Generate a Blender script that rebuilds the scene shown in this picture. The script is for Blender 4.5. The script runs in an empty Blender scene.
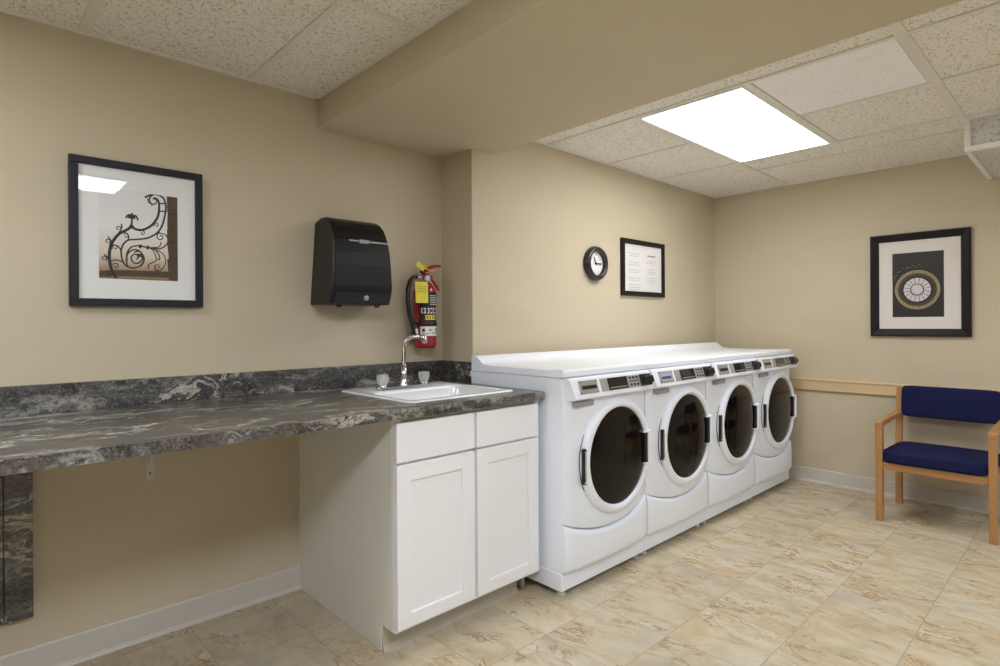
import bpy, bmesh, math, random
from mathutils import Vector, Matrix
random.seed(7)
PI = math.pi
scene = bpy.context.scene
C = scene.collection

# ------------------------------------------------------------------ measures
D, B, XB, ZC, ZB = 2.654, 2.383, 4.873, 2.372, 2.224      # left wall, furred wall, back wall, ceiling, beam
XC = 2.035                                                 # column corner
BX0, BX1 = 1.2745, 2.2024                                  # beam
XF, YR = -2.60, -3.20                                      # walls behind the camera
ZT = 0.945                                                 # worktop
YC = 1.785                                                 # worktop front edge

# ------------------------------------------------------------------ materials
def srgb(r, g, b):
    f = lambda c: (c/255/12.92) if c/255 <= .04045 else ((c/255+.055)/1.055)**2.4
    return (f(r), f(g), f(b), 1)

class NT:
    def __init__(s, name):
        s.m = bpy.data.materials.new(name); s.m.use_nodes = True
        s.t = s.m.node_tree; s.n = s.t.nodes; s.n.clear()
        s.out = s.n.new('ShaderNodeOutputMaterial')
        s.b = s.n.new('ShaderNodeBsdfPrincipled'); s.l(s.b.outputs[0], s.out.inputs[0])
    def l(s, a, b): s.t.links.new(a, b)
    def new(s, typ, **kw):
        n = s.n.new(typ)
        for k, v in kw.items(): setattr(n, k, v)
        return n
    def put(s, sock, v):
        if hasattr(v, 'is_output'): s.l(v, sock)
        elif isinstance(v, (tuple, list)) and sock.type == 'RGBA' and len(v) == 3: sock.default_value = (*v, 1)
        else: sock.default_value = v
    def pos(s): return s.new('ShaderNodeNewGeometry').outputs['Position']
    def obj(s): return s.new('ShaderNodeTexCoord').outputs['Object']
    def mp(s, v, scale=(1, 1, 1), loc=(0, 0, 0), rot=(0, 0, 0)):
        n = s.new('ShaderNodeMapping'); s.l(v, n.inputs[0])
        n.inputs['Scale'].default_value = scale; n.inputs['Location'].default_value = loc; n.inputs['Rotation'].default_value = rot
        return n.outputs[0]
    def noise(s, v, scale, detail=4, rough=.55, dist=0, out='Fac'):
        n = s.new('ShaderNodeTexNoise'); s.l(v, n.inputs['Vector'])
        n.inputs['Scale'].default_value = scale; n.inputs['Detail'].default_value = detail
        n.inputs['Roughness'].default_value = rough; n.inputs['Distortion'].default_value = dist
        return n.outputs[out]
    def ramp(s, f, pts):
        n = s.new('ShaderNodeValToRGB'); s.l(f, n.inputs[0]); e = n.color_ramp.elements
        while len(e) < len(pts): e.new(.5)
        for q, (p, c) in zip(e, pts):
            q.position = p; q.color = c if isinstance(c, (tuple, list)) else (c, c, c, 1)
        return n.outputs[0]
    def mix(s, f, a, b, mode='MIX'):
        n = s.new('ShaderNodeMix', data_type='RGBA', blend_type=mode)
        s.put(n.inputs[0], f); s.put(n.inputs[6], a); s.put(n.inputs[7], b); return n.outputs[2]
    def math(s, op, a, b=0.0, c=0.0):
        n = s.new('ShaderNodeMath', operation=op)
        s.put(n.inputs[0], a); s.put(n.inputs[1], b); s.put(n.inputs[2], c); return n.outputs[0]
    def vadd(s, a, b, op='ADD'):
        n = s.new('ShaderNodeVectorMath', operation=op); s.put(n.inputs[0], a); s.put(n.inputs[1], b); return n.outputs[0]
    def vscale(s, a, k):
        n = s.new('ShaderNodeVectorMath', operation='SCALE'); s.put(n.inputs[0], a); n.inputs['Scale'].default_value = k; return n.outputs[0]
    def bump(s, h, strength=.2, dist=.002):
        n = s.new('ShaderNodeBump'); n.inputs['Strength'].default_value = strength; n.inputs['Distance'].default_value = dist
        s.l(h, n.inputs['Height']); s.l(n.outputs[0], s.b.inputs['Normal'])
    def set(s, **kw):
        for k, v in kw.items(): s.put(s.b.inputs[k.replace('_', ' ')], v)
        return s.m

def plain(name, col, rough=.5, metal=0., var=.03, scale=30, coat=0., coat_rough=.05, spec=.5):
    """an even finish with a faint procedural unevenness of colour and gloss"""
    m = NT(name); v = m.obj(); f = m.noise(v, scale, 3)
    c2 = tuple(x*(1-var*2) for x in col[:3])
    m.set(Base_Color=m.mix(f, (*col[:3], 1), (*c2, 1)), Metallic=metal, Specular_IOR_Level=spec)
    m.l(m.ramp(f, [(0., max(rough-.02, .02)), (1., rough+.02)]), m.b.inputs['Roughness'])
    m.set(Coat_Weight=coat, Coat_Roughness=coat_rough)
    return m.m

def wall_mat():
    m = NT('beige_wall_paint'); p = m.pos()
    big = m.noise(m.mp(p, (1, 1, 1.6)), 1.3, 5, .6, .6)
    scuff = m.ramp(m.noise(m.mp(p, (2.2, 2.2, 5)), 1.7, 6, .65, 1.2), [(.60, 0.), (.75, 1.)])
    c = m.mix(m.ramp(big, [(.3, 0.), (.7, 1.)]), srgb(205, 193, 167), srgb(199, 187, 161))
    c = m.mix(m.math('MULTIPLY', scuff, .35), c, srgb(212, 200, 176))
    peel = m.noise(p, 90, 3, .6); roll = m.noise(p, 9, 3, .6)
    m.set(Base_Color=c, Roughness=.62, Specular_IOR_Level=.3)
    m.bump(m.math('ADD', peel, m.math('MULTIPLY', roll, 1.5)), .22, .0025)
    return m.m

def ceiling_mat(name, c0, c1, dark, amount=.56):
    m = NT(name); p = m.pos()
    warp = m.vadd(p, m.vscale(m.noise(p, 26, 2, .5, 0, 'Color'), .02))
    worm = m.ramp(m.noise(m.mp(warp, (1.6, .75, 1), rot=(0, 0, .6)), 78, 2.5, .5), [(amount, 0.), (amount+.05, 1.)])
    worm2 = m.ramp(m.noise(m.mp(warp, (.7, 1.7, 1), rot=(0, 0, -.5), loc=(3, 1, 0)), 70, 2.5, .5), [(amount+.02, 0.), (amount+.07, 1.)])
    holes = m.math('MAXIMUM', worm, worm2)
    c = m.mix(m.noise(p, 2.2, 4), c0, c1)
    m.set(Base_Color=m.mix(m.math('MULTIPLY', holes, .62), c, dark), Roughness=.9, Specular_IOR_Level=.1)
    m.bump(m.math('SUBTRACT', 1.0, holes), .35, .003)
    return m.m

def floor_mat():
    m = NT('stone_look_floor_tile'); p = m.pos()
    sep = m.new('ShaderNodeSeparateXYZ'); m.l(p, sep.inputs[0])
    P = .3425
    fx = m.math('DIVIDE', m.math('SUBTRACT', sep.outputs[0], .683-P*20), P)
    fy = m.math('DIVIDE', m.math('SUBTRACT', sep.outputs[1], .529-P*20), P)
    def edge(f):
        a = m.math('FRACT', f); return m.math('MINIMUM', a, m.math('SUBTRACT', 1.0, a))
    e = m.math('MINIMUM', edge(fx), edge(fy))
    grout = m.ramp(e, [(.0035, 1.), (.0080, 0.)])
    cmb = m.new('ShaderNodeCombineXYZ'); m.l(m.math('FLOOR', fx), cmb.inputs[0]); m.l(m.math('FLOOR', fy), cmb.inputs[1])
    wn = m.new('ShaderNodeTexWhiteNoise', noise_dimensions='3D'); m.l(cmb.outputs[0], wn.inputs['Vector'])
    q = m.vadd(p, m.vscale(wn.outputs['Color'], 17.0))
    q2 = m.vadd(q, m.vscale(m.noise(q, 4.0, 3, .5, 0, 'Color'), .22))
    soft = m.noise(m.mp(q2, (1.5, .6, 1), rot=(0, 0, .28)), 8.0, 6, .66)
    c = m.ramp(soft, [(.30, srgb(170, 154, 128)), (.43, srgb(196, 181, 152)), (.55, srgb(208, 196, 170)), (.70, srgb(198, 193, 180))])
    patch = m.ramp(m.noise(m.mp(q2, (1.3, .8, 1), loc=(5, 2, 0)), 4.6, 5, .62), [(.50, 0.), (.62, 1.)])
    c = m.mix(m.math('MULTIPLY', patch, .46), c, srgb(186, 158, 110))
    grey = m.ramp(m.noise(m.mp(q2, (1, .8, 1), loc=(2, 9, 0)), 4.2, 4, .6), [(.52, 0.), (.68, 1.)])
    c = m.mix(m.math('MULTIPLY', grey, .6), c, srgb(172, 166, 154))
    rid = m.noise(m.mp(q2, (2.0, .55, 1), rot=(0, 0, .45), loc=(1, 8, 0)), 4.8, 8, .68, .35)
    gate = m.ramp(m.noise(q, 4.6, 3, .6), [(.51, 0.), (.58, 1.)])
    def ridge(c0, w_): return m.ramp(m.math('ABSOLUTE', m.math('SUBTRACT', rid, c0)), [(.0, 1.), (w_, 0.)])
    vein = m.math('MULTIPLY', ridge(.5, .024), gate)
    c = m.mix(m.math('MULTIPLY', vein, .95), c, srgb(126, 102, 72))
    halo = m.math('MULTIPLY', ridge(.48, .05), gate)
    c = m.mix(m.math('MULTIPLY', halo, .34), c, srgb(176, 142, 92))
    pale = m.math('MULTIPLY', ridge(.532, .013), gate)
    c = m.mix(m.math('MULTIPLY', pale, .8), c, srgb(228, 221, 206))
    fine = m.noise(q, 60, 4, .65)
    c = m.mix(m.math('MULTIPLY', fine, .3), c, srgb(170, 154, 126))
    hsv = m.new('ShaderNodeHueSaturation'); m.l(c, hsv.inputs['Color'])
    m.l(m.math('MULTIPLY_ADD', wn.outputs['Value'], .10, .94), hsv.inputs['Value'])
    c = m.mix(m.math('MULTIPLY', grout, .8), hsv.outputs[0], srgb(160, 150, 132))
    m.set(Base_Color=c, Specular_IOR_Level=.42)
    m.l(m.ramp(soft, [(.2, .46), (.8, .36)]), m.b.inputs['Roughness'])
    m.bump(m.math('SUBTRACT', m.math('MULTIPLY', soft, .5), grout), .22, .004)
    return m.m

def stone_mat():
    m = NT('dark_veined_laminate'); p = m.pos()
    q = m.vadd(p, m.vscale(m.noise(m.mp(p, (1, 1.4, 1.4)), 2.6, 4, .6, 0, 'Color'), .34))
    q = m.vadd(q, m.vscale(m.noise(p, 11, 4, .6, 0, 'Color'), .07))
    base = m.noise(m.mp(q, (.6, 1.9, 1.9)), 5.5, 8, .68)
    c = m.ramp(base, [(.30, srgb(24, 24, 26)), (.44, srgb(44, 44, 47)), (.56, srgb(70, 70, 73)), (.70, srgb(112, 110, 110))])
    brown = m.ramp(m.noise(m.mp(q, (.7, 1.5, 1.5), loc=(4, 0, 2)), 5, 6, .65), [(.50, 0.), (.68, 1.)])
    c = m.mix(m.math('MULTIPLY', brown, .5), c, srgb(104, 84, 66))
    r1 = m.noise(m.mp(q, (.45, 2.4, 2.4), loc=(9, 3, 1)), 4.2, 8, .62, .6)
    v1 = m.ramp(m.math('ABSOLUTE', m.math('SUBTRACT', r1, .47)), [(.0, 1.), (.018, .6), (.042, 0.)])
    g1 = m.ramp(m.noise(m.mp(q, (.8, 1.5, 1.5), loc=(2, 7, 4)), 4.2, 3, .55), [(.47, 0.), (.60, 1.)])
    c = m.mix(m.math('MULTIPLY', m.math('MULTIPLY', v1, g1), .9), c, srgb(206, 202, 186))
    r2 = m.noise(m.mp(q, (.6, 3.2, 3.2), loc=(1, 5, 6)), 7.5, 7, .62, .5)
    v2 = m.ramp(m.math('ABSOLUTE', m.math('SUBTRACT', r2, .53)), [(.0, 1.), (.022, 0.)])
    c = m.mix(m.math('MULTIPLY', v2, .4), c, srgb(150, 146, 136))
    r3 = m.noise(m.mp(q, (.22, 2.2, 2.2), loc=(6, 2, 8)), 4.6, 7, .66, .3)
    v3 = m.ramp(r3, [(.555, 0.), (.62, 1.)])
    c = m.mix(m.math('MULTIPLY', v3, .62), c, srgb(172, 172, 164))
    grit = m.ramp(m.noise(p, 130, 4, .75), [(.52, 0.), (.66, 1.)])
    c = m.mix(m.math('MULTIPLY', grit, .42), c, srgb(164, 156, 142))
    pit = m.ramp(m.noise(m.mp(p, loc=(3, 3, 3)), 110, 4, .75), [(.52, 0.), (.64, 1.)])
    c = m.mix(m.math('MULTIPLY', pit, .55), c, srgb(26, 24, 24))
    m.set(Base_Color=c, Roughness=.27, Specular_IOR_Level=.6)
    m.bump(m.noise(p, 120, 3, .6), .05, .001)
    return m.m

def wood_mat(name, c0, c1, axis=0, rough=.45):
    m = NT(name); v = m.pos(); sc = [34, 34, 34]; sc[axis] = 2.2
    g = m.noise(m.mp(v, tuple(sc)), 1.0, 5, .6, .6)
    k = m.ramp(m.noise(m.mp(v, (9, 9, 9)), .9, 3, .5, 1.4), [(.62, 0.), (.74, 1.)])
    c = m.mix(m.ramp(g, [(.3, 0.), (.7, 1.)]), c0, c1)
    c = m.mix(m.math('MULTIPLY', k, .25), c, tuple(x*.72 for x in c0[:3])+(1,))
    m.set(Base_Color=c, Roughness=rough)
    m.bump(g, .06, .001)
    return m.m

def fabric_mat():
    m = NT('navy_upholstery'); v = m.pos()
    w = m.noise(v, 420, 2, .6); b = m.noise(v, 9, 3, .5)
    c = m.mix(w, srgb(17, 20, 50), srgb(34, 40, 84)); c = m.mix(m.math('MULTIPLY', b, .35), c, srgb(28, 32, 70))
    m.set(Base_Color=c, Roughness=.9, Specular_IOR_Level=.15)
    m.bump(w, .3, .001)
    return m.m

def emit_mat(name, col, strength):
    m = NT(name); v = m.pos()
    prism = m.noise(v, 160, 2, .5)
    m.set(Base_Color=(.8, .8, .8, 1), Roughness=.4)
    m.l(m.mix(prism, col, tuple(x*.96 for x in col[:3])+(1,)), m.b.inputs['Emission Color'])
    m.b.inputs['Emission Strength'].default_value = strength
    return m.m

def pane_mat(name='clear_picture_glass'):
    m = NT(name)
    tr = m.new('ShaderNodeBsdfTransparent'); gl = m.new('ShaderNodeBsdfGlossy'); gl.inputs['Roughness'].default_value = .02
    fr = m.new('ShaderNodeFresnel'); fr.inputs['IOR'].default_value = 1.5
    nz = m.noise(m.pos(), 3.0, 2, .5)
    geo = m.new('ShaderNodeNewGeometry')
    bp = m.new('ShaderNodeBump'); bp.inputs['Strength'].default_value = .012; bp.inputs['Distance'].default_value = .02
    m.l(nz, bp.inputs['Height']); m.l(bp.outputs[0], gl.inputs['Normal'])
    mx = m.new('ShaderNodeMixShader'); m.l(m.math('MULTIPLY', fr.outputs[0], m.math('SUBTRACT', 1.0, geo.outputs['Backfacing'])), mx.inputs[0]); m.l(tr.outputs[0], mx.inputs[1]); m.l(gl.outputs[0], mx.inputs[2])
    m.l(mx.outputs[0], m.out.inputs[0]); m.n.remove(m.b)
    return m.m

def acrylic_mat():
    m = NT('clear_acrylic'); f = m.noise(m.obj(), 40, 2)
    m.set(Base_Color=m.mix(f, (.97, .97, .97, 1), (.92, .93, .93, 1)), Roughness=.08, IOR=1.45)
    m.b.inputs['Transmission Weight'].default_value = .62
    return m.m

def print_sky_mat():
    """the printed photograph behind the ironwork: pale at the top, warm brown at the foot"""
    m = NT('print_pale_to_brown'); sep = m.new('ShaderNodeSeparateXYZ'); m.l(m.pos(), sep.inputs[0])
    t = m.math('DIVIDE', m.math('SUBTRACT', sep.outputs[2], 1.444), .348)
    t = m.math('ADD', t, m.math('MULTIPLY', m.noise(m.pos(), 9, 3), .06))
    m.set(Base_Color=m.ramp(t, [(.0, srgb(120, 92, 60)), (.14, srgb(168, 140, 108)), (.30, srgb(218, 207, 192)), (.6, srgb(236, 233, 231)), (1., srgb(228, 227, 228))]), Roughness=.5)
    return m.m

M = dict(
    wall_far=plain('white_bounce_wall', srgb(226, 226, 224), .7, var=.01, scale=3),  # for the unseen wall, made white to bounce neutral light
    wall=wall_mat(), floor=floor_mat(), stone=stone_mat(),
    ceil=ceiling_mat('fissured_ceiling_tile', srgb(243, 239, 229), srgb(237, 233, 222), srgb(160, 154, 140), .59),
    ceil_new=ceiling_mat('new_ceiling_tile', srgb(253, 250, 250), srgb(250, 247, 247), srgb(215, 210, 206), .63),
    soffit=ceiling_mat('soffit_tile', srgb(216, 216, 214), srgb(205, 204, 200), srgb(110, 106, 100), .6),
    grid=plain('ceiling_grid_enamel', srgb(230, 226, 213), .5),
    angle=plain('white_angle_metal', srgb(238, 236, 230), .45),
    base=plain('baseboard_vinyl', srgb(205, 199, 190), .42, var=.02, scale=8),
    white=plain('white_enamel', srgb(241, 246, 255), .34, var=.004, scale=2),
    lidw=plain('white_lid_enamel', srgb(242, 246, 254), .30, var=.004, scale=2),
    door_ring=plain('white_door_plastic', srgb(242, 246, 255), .28, var=.004, scale=2),
    cab=plain('white_cabinet_paint', srgb(243, 244, 247), .42, var=.012, scale=5),
    cab_side=plain('cabinet_side_laminate', srgb(240, 240, 238), .45, var=.02, scale=7),
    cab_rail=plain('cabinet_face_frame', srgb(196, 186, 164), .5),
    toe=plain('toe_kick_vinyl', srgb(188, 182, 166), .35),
    black=plain('black_plastic', srgb(22, 22, 22), .38, var=.1),
    gloss=plain('gloss_black_plastic', srgb(19, 19, 21), .36, var=.06, spec=.35),
    smoke=plain('smoked_plastic_trim', srgb(30, 33, 42), .3, var=.06),
    dglass=plain('dark_door_glass', srgb(18, 15, 12), .05, var=.05, spec=.22),
    display=plain('display_window', srgb(14, 15, 18), .12, var=.1, coat=.5),
    silver=plain('brushed_panel', srgb(176, 176, 178), .38, .35, .03),
    steel=plain('coin_plate_steel', srgb(190, 188, 182), .3, .6, .04),
    chrome=plain('polished_chrome', srgb(212, 212, 216), .13, 1., .02),
    gasket=plain('grey_seam', srgb(96, 96, 98), .6),
    label=plain('grey_label', srgb(160, 160, 166), .5, .1),
    bluelabel=plain('pale_blue_label', srgb(176, 180, 205), .45),
    inkblue=plain('blue_print', srgb(70, 72, 120), .5),
    rubber=plain('foot_plastic', srgb(214, 212, 206), .5),
    sink=plain('white_sink_enamel', srgb(232, 235, 238), .16, var=.006, coat=.4),
    frame_n=plain('charcoal_frame', srgb(33, 33, 40), .45, var=.06, spec=.3),
    frame_b=plain('black_brown_frame', srgb(30, 26, 27), .48, var=.06, spec=.22),
    mat=plain('white_mat_board', srgb(236, 237, 236), .8, var=.01),
    mat2=plain('ivory_mat_board', srgb(226, 220, 214), .8, var=.01),
    paper=plain('white_paper', srgb(234, 232, 230), .7, var=.006),
    ink=plain('grey_print', srgb(198, 197, 199), .7),
    ink_d=plain('dark_print', srgb(140, 140, 148), .7),
    sky=print_sky_mat(),
    iron=plain('printed_ironwork', srgb(34, 30, 28), .6, var=.1),
    brick=plain('printed_masonry', srgb(84, 62, 42), .6, var=.22, scale=60),
    brick_d=plain('printed_joint', srgb(42, 30, 20), .6, var=.1),
    night=plain('printed_black', srgb(38, 35, 31), .5, var=.14, scale=14),
    gold=plain('printed_gold', srgb(212, 192, 148), .5, var=.4, scale=260),
    gold_d=plain('printed_bronze', srgb(92, 76, 46), .5, var=.4, scale=260),
    pearl=plain('printed_pearl', srgb(214, 208, 212), .5, var=.03),
    clockrim=plain('clock_rim', srgb(36, 32, 32), .3, var=.08, coat=.2),
    face=plain('clock_face', srgb(240, 240, 240), .6, var=.005),
    oak=wood_mat('chair_oak_upright', srgb(166, 120, 70), srgb(182, 136, 84), 2),
    oak_x=wood_mat('chair_oak_deep', srgb(166, 120, 70), srgb(182, 136, 84), 0),
    oak_y=wood_mat('chair_oak_long', srgb(166, 120, 70), srgb(182, 136, 84), 1),
    pine=wood_mat('chair_rail_pine', srgb(212, 184, 142), srgb(220, 194, 154), 1, .4),
    navy=fabric_mat(),
    red=plain('extinguisher_red', srgb(160, 22, 28), .25, var=.05, coat=.4),
    yellow=plain('yellow_tag', srgb(226, 212, 60), .6, var=.03),
    bracket=plain('white_bracket_paint', srgb(214, 206, 198), .45),
    hole=plain('screw_dark', srgb(60, 54, 50), .5, .5),
    pane=pane_mat(), acrylic=acrylic_mat(),
    light_a=emit_mat('lit_diffuser_warm', (1.0, 1.0, 1.02, 1), 11.2),
    light_b=emit_mat('lit_diffuser_cool', (.95, 1.0, 1.10, 1), 26.5),
    light_c=emit_mat('lit_diffuser_aisle', (.95, 1.0, 1.08, 1), 15.5),
    light_d=emit_mat('lit_diffuser_end', (.95, 1.0, 1.06, 1), 13.0),
)

# ------------------------------------------------------------------ mesh helpers
class MB:
    """collects shapes (world coordinates) and links them as ONE mesh object"""
    def __init__(s): s.bm = bmesh.new(); s.mats = []
    def mi(s, m):
        if m not in s.mats: s.mats.append(m)
        return s.mats.index(m)
    def absorb(s, b, m):
        i = s.mi(m); off = {}
        for v in b.verts: off[v] = s.bm.verts.new(v.co)
        for f in b.faces:
            try: g = s.bm.faces.new([off[v] for v in f.verts]); g.material_index = i; g.smooth = f.smooth
            except ValueError: pass
        b.free(); return s
    def box(s, x0, x1, y0, y1, z0, z1, m, bev=0., seg=2):
        b = bmesh.new(); bmesh.ops.create_cube(b, size=1)
        for v in b.verts: v.co = Vector(((x0+x1)/2+v.co.x*(x1-x0), (y0+y1)/2+v.co.y*(y1-y0), (z0+z1)/2+v.co.z*(z1-z0)))
        if bev > 0:
            bmesh.ops.bevel(b, geom=b.edges[:], offset=min(bev, .49*min(x1-x0, y1-y0, z1-z0)), segments=seg, affect='EDGES', profile=.5)
        return s.absorb(b, m)
    def obox(s, c, ux, uy, uz, m, bev=0., seg=2):
        """box with centre c and half-extent vectors"""
        b = bmesh.new(); bmesh.ops.create_cube(b, size=2)
        L = [u.length for u in (ux, uy, uz)]
        if bev > 0:
            for v in b.verts: v.co = Vector((v.co.x*L[0], v.co.y*L[1], v.co.z*L[2]))
            bmesh.ops.bevel(b, geom=b.edges[:], offset=min(bev, .95*min(L)), segments=seg, affect='EDGES', profile=.5)
            for v in b.verts: v.co = c + ux.normalized()*v.co.x + uy.normalized()*v.co.y + uz.normalized()*v.co.z
        else:
            for v in b.verts: v.co = c + ux*v.co.x + uy*v.co.y + uz*v.co.z
        bmesh.ops.recalc_face_normals(b, faces=b.faces[:])
        return s.absorb(b, m)
    def tube(s, pts, r, m, n=12, cap=True):
        pts = [Vector(p) for p in pts]; rs = r if isinstance(r, (list, tuple)) else [r]*len(pts)
        b = bmesh.new(); rings = []; up = None
        for i, p in enumerate(pts):
            t = (pts[min(i+1, len(pts)-1)]-pts[max(i-1, 0)]).normalized()
            if up is None: up = t.orthogonal().normalized()
            up = (up - t*up.dot(t)).normalized(); w = t.cross(up)
            rings.append([b.verts.new(p+(up*math.cos(2*PI*k/n)+w*math.sin(2*PI*k/n))*rs[i]) for k in range(n)])
        for a, c in zip(rings, rings[1:]):
            for k in range(n):
                f = b.faces.new((a[k], a[(k+1) % n], c[(k+1) % n], c[k])); f.smooth = True
        if cap: b.faces.new(rings[0][::-1]); b.faces.new(rings[-1])
        bmesh.ops.recalc_face_normals(b, faces=b.faces[:])
        return s.absorb(b, m)
    def lathe(s, prof, o, axis, m, n=48, smooth=True, flute=None):
        """prof: (radius, height) pairs along axis from o"""
        o = Vector(o); a = Vector(axis).normalized(); u = a.orthogonal().normalized(); w = a.cross(u)
        b = bmesh.new(); rings = []
        for r, h in prof:
            if r < 1e-6: rings.append([b.verts.new(o+a*h)])
            else:
                q = []
                for k in range(n):
                    rr = r*(1+flute*(1 if k % 2 else -1)) if flute else r
                    q.append(b.verts.new(o+a*h+(u*math.cos(2*PI*k/n)+w*math.sin(2*PI*k/n))*rr))
                rings.append(q)
        for p, q in zip(rings, rings[1:]):
            for k in range(n):
                if len(p) == 1 and len(q) == 1: continue
                if len(p) == 1: f = b.faces.new((p[0], q[(k+1) % n], q[k]))
                elif len(q) == 1: f = b.faces.new((p[k], p[(k+1) % n], q[0]))
                else: f = b.faces.new((p[k], p[(k+1) % n], q[(k+1) % n], q[k]))
                f.smooth = smooth
        bmesh.ops.recalc_face_normals(b, faces=b.faces[:])
        return s.absorb(b, m)
    def prism(s, outline, axis, a0, a1, m, bev=0., seg=2, smooth=False):
        """outline: 2-D points; axis 'x' -> (y,z), 'y' -> (x,z), 'z' -> (x,y); extruded from a0 to a1"""
        mk = {'x': lambda p, a: (a, p[0], p[1]), 'y': lambda p, a: (p[0], a, p[1]), 'z': lambda p, a: (p[0], p[1], a)}[axis]
        b = bmesh.new(); A = [b.verts.new(mk(p, a0)) for p in outline]; Bq = [b.verts.new(mk(p, a1)) for p in outline]
        n = len(outline)
        b.faces.new(A[::-1]); b.faces.new(Bq)
        for k in range(n):
            f = b.faces.new((A[k], A[(k+1) % n], Bq[(k+1) % n], Bq[k])); f.smooth = smooth
        bmesh.ops.recalc_face_normals(b, faces=b.faces[:])
        if bev > 0: bmesh.ops.bevel(b, geom=b.edges[:], offset=bev, segments=seg, affect='EDGES', profile=.5, clamp_overlap=True)
        return s.absorb(b, m)
    def quad(s, pts, m):
        i = s.mi(m); f = s.bm.faces.new([s.bm.verts.new(p) for p in pts]); f.material_index = i; return s
    def grid(s, fn, nu, nv, m, smooth=True, flip=False):
        b = bmesh.new(); V = [[b.verts.new(fn(i/nu, j/nv)) for j in range(nv+1)] for i in range(nu+1)]
        for i in range(nu):
            for j in range(nv):
                q = (V[i][j], V[i+1][j], V[i+1][j+1], V[i][j+1])
                f = b.faces.new(q[::-1] if flip else q); f.smooth = smooth
        return s.absorb(b, m)
    def build(s, name, parent=None):
        w = Vector(parent['_w']) if parent is not None else Vector((0, 0, 0))
        if parent is not None: bmesh.ops.translate(s.bm, verts=s.bm.verts[:], vec=-w)
        else:
            # origin of a loose mesh at the middle of its foot
            xs = [v.co for v in s.bm.verts]
            w = Vector(((min(v.x for v in xs)+max(v.x for v in xs))/2, (min(v.y for v in xs)+max(v.y for v in xs))/2, min(v.z for v in xs)))
            bmesh.ops.translate(s.bm, verts=s.bm.verts[:], vec=-w)
        me = bpy.data.meshes.new(name); s.bm.to_mesh(me); s.bm.free()
        for m in s.mats: me.materials.append(m)
        o = bpy.data.objects.new(name, me); C.objects.link(o)
        o['_w'] = tuple(w)
        if parent is not None: o.parent = parent
        else: o.location = w
        return o

def thing(name, label, cat, loc, group=None):
    o = bpy.data.objects.new(name, None); C.objects.link(o); o.location = loc; o.empty_display_size = .1
    o['_w'] = tuple(loc); o['label'] = label; o['category'] = cat
    if group: o['group'] = group
    return o
def tag(o, label, cat, group=None):
    o['label'] = label; o['category'] = cat
    if group: o['group'] = group
    return o
def struct(name, mb):
    o = mb.build(name); o['kind'] = 'structure'; return o
def kids(o): return [c for c in bpy.data.objects if c.parent == o]
def copy_tree(o, parent=None):
    c = o.copy(); C.objects.link(c)
    if parent is not None: c.parent = parent
    for k in kids(o): copy_tree(k, c)
    return c
def V(*a): return Vector(a)
def arc(cx, cy, r, a0, a1, n): return [(cx+r*math.cos(math.radians(a0+(a1-a0)*i/n)), cy+r*math.sin(math.radians(a0+(a1-a0)*i/n))) for i in range(n+1)]

# ------------------------------------------------------------------ the room
T = .12
struct('floor', MB().box(XF-T, XB+T, YR-T, D+T, -.1, 0, M['floor']))
struct('wall_left', MB().box(XF-T, XC, D, D+T, 0, ZC+.1, M['wall']))
struct('wall_column', MB().box(XC, XB, B, D+T, 0, ZC+.1, M['wall'], .006))
struct('wall_back', MB().box(XB, XB+T, YR-T, D+T, 0, ZC+.1, M['wall']))
struct('wall_right', MB().box(XF-T, XB+T, YR-T, YR, 0, ZC+.1, M['wall_far']))
struct('wall_front', MB().box(XF-T, XF, YR, D, 0, ZC+.1, M['wall']))
struct('ceiling', MB().box(XF-T, BX0+.05, YR-T, D, ZC, ZC+.1, M['ceil']).box(BX1-.05, XB, YR-T, D, ZC, ZC+.1, M['ceil']))
struct('ceiling_beam', MB().box(BX0, BX1, YR, D, ZB, ZC+.05, M['wall'], .008, 3))

# suspended ceiling grid, one run per trim piece
def bar(name, x0, x1, y0, y1, mat='grid', h=.0035):
    return struct(name, MB().box(x0, x1, y0, y1, ZC-h, ZC+.002, M[mat], .001, 1))
n_trim = [0]
def tb(x0, x1, y0, y1, mat='grid', h=.007):
    n_trim[0] += 1; bar('trim_%d' % n_trim[0], x0, x1, y0, y1, mat, h)
w = .012
# section over the worktop
tb(XF, BX0-.02, D-.022, D, 'angle', .006)
tb(BX0-.024, BX0, YR, D-.022, 'angle', .006)
tb(.335-.02, .335+.02, .186, D-.022)
tb(.945-w, .945+w, YR, D-.022)
tb(-.275-w, -.275+w, YR, D-.022)
tb(.957, BX0-.024, 1.77-w, 1.77+w)
tb(XF, .315, 1.77-w, 1.77+w)
for yy in (.172, -.457):
    tb(-.263, .933, yy-w, yy+w)
# section over the machines
tb(BX1, XB-.02, B-.02, B, 'angle', .006)
tb(XB-.02, XB, YR, B, 'angle', .006)
tb(2.645-w, 2.645+w, YR, B-.02)
tb(3.93-w, 3.93+w, .55, B-.02)
tb(4.22-.006, 4.22+.006, .55, 1.738)
for yy in (1.75,):
    tb(2.657, 3.918, yy-w, yy+w); tb(3.942, XB-.02, yy-w, yy+w)
tb(2.657, 3.918, 1.14-.018, 1.14+.018)
tb(BX1, 2.633, .535-.022, .535+.022); tb(2.657, 3.95, .535-.022, .535+.022)
tb(3.28-w, 3.28+w, .557, 1.122); tb(3.28-w, 3.28+w, 1.762, B-.02); tb(3.28-w, 3.28+w, -.5, .513)

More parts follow.
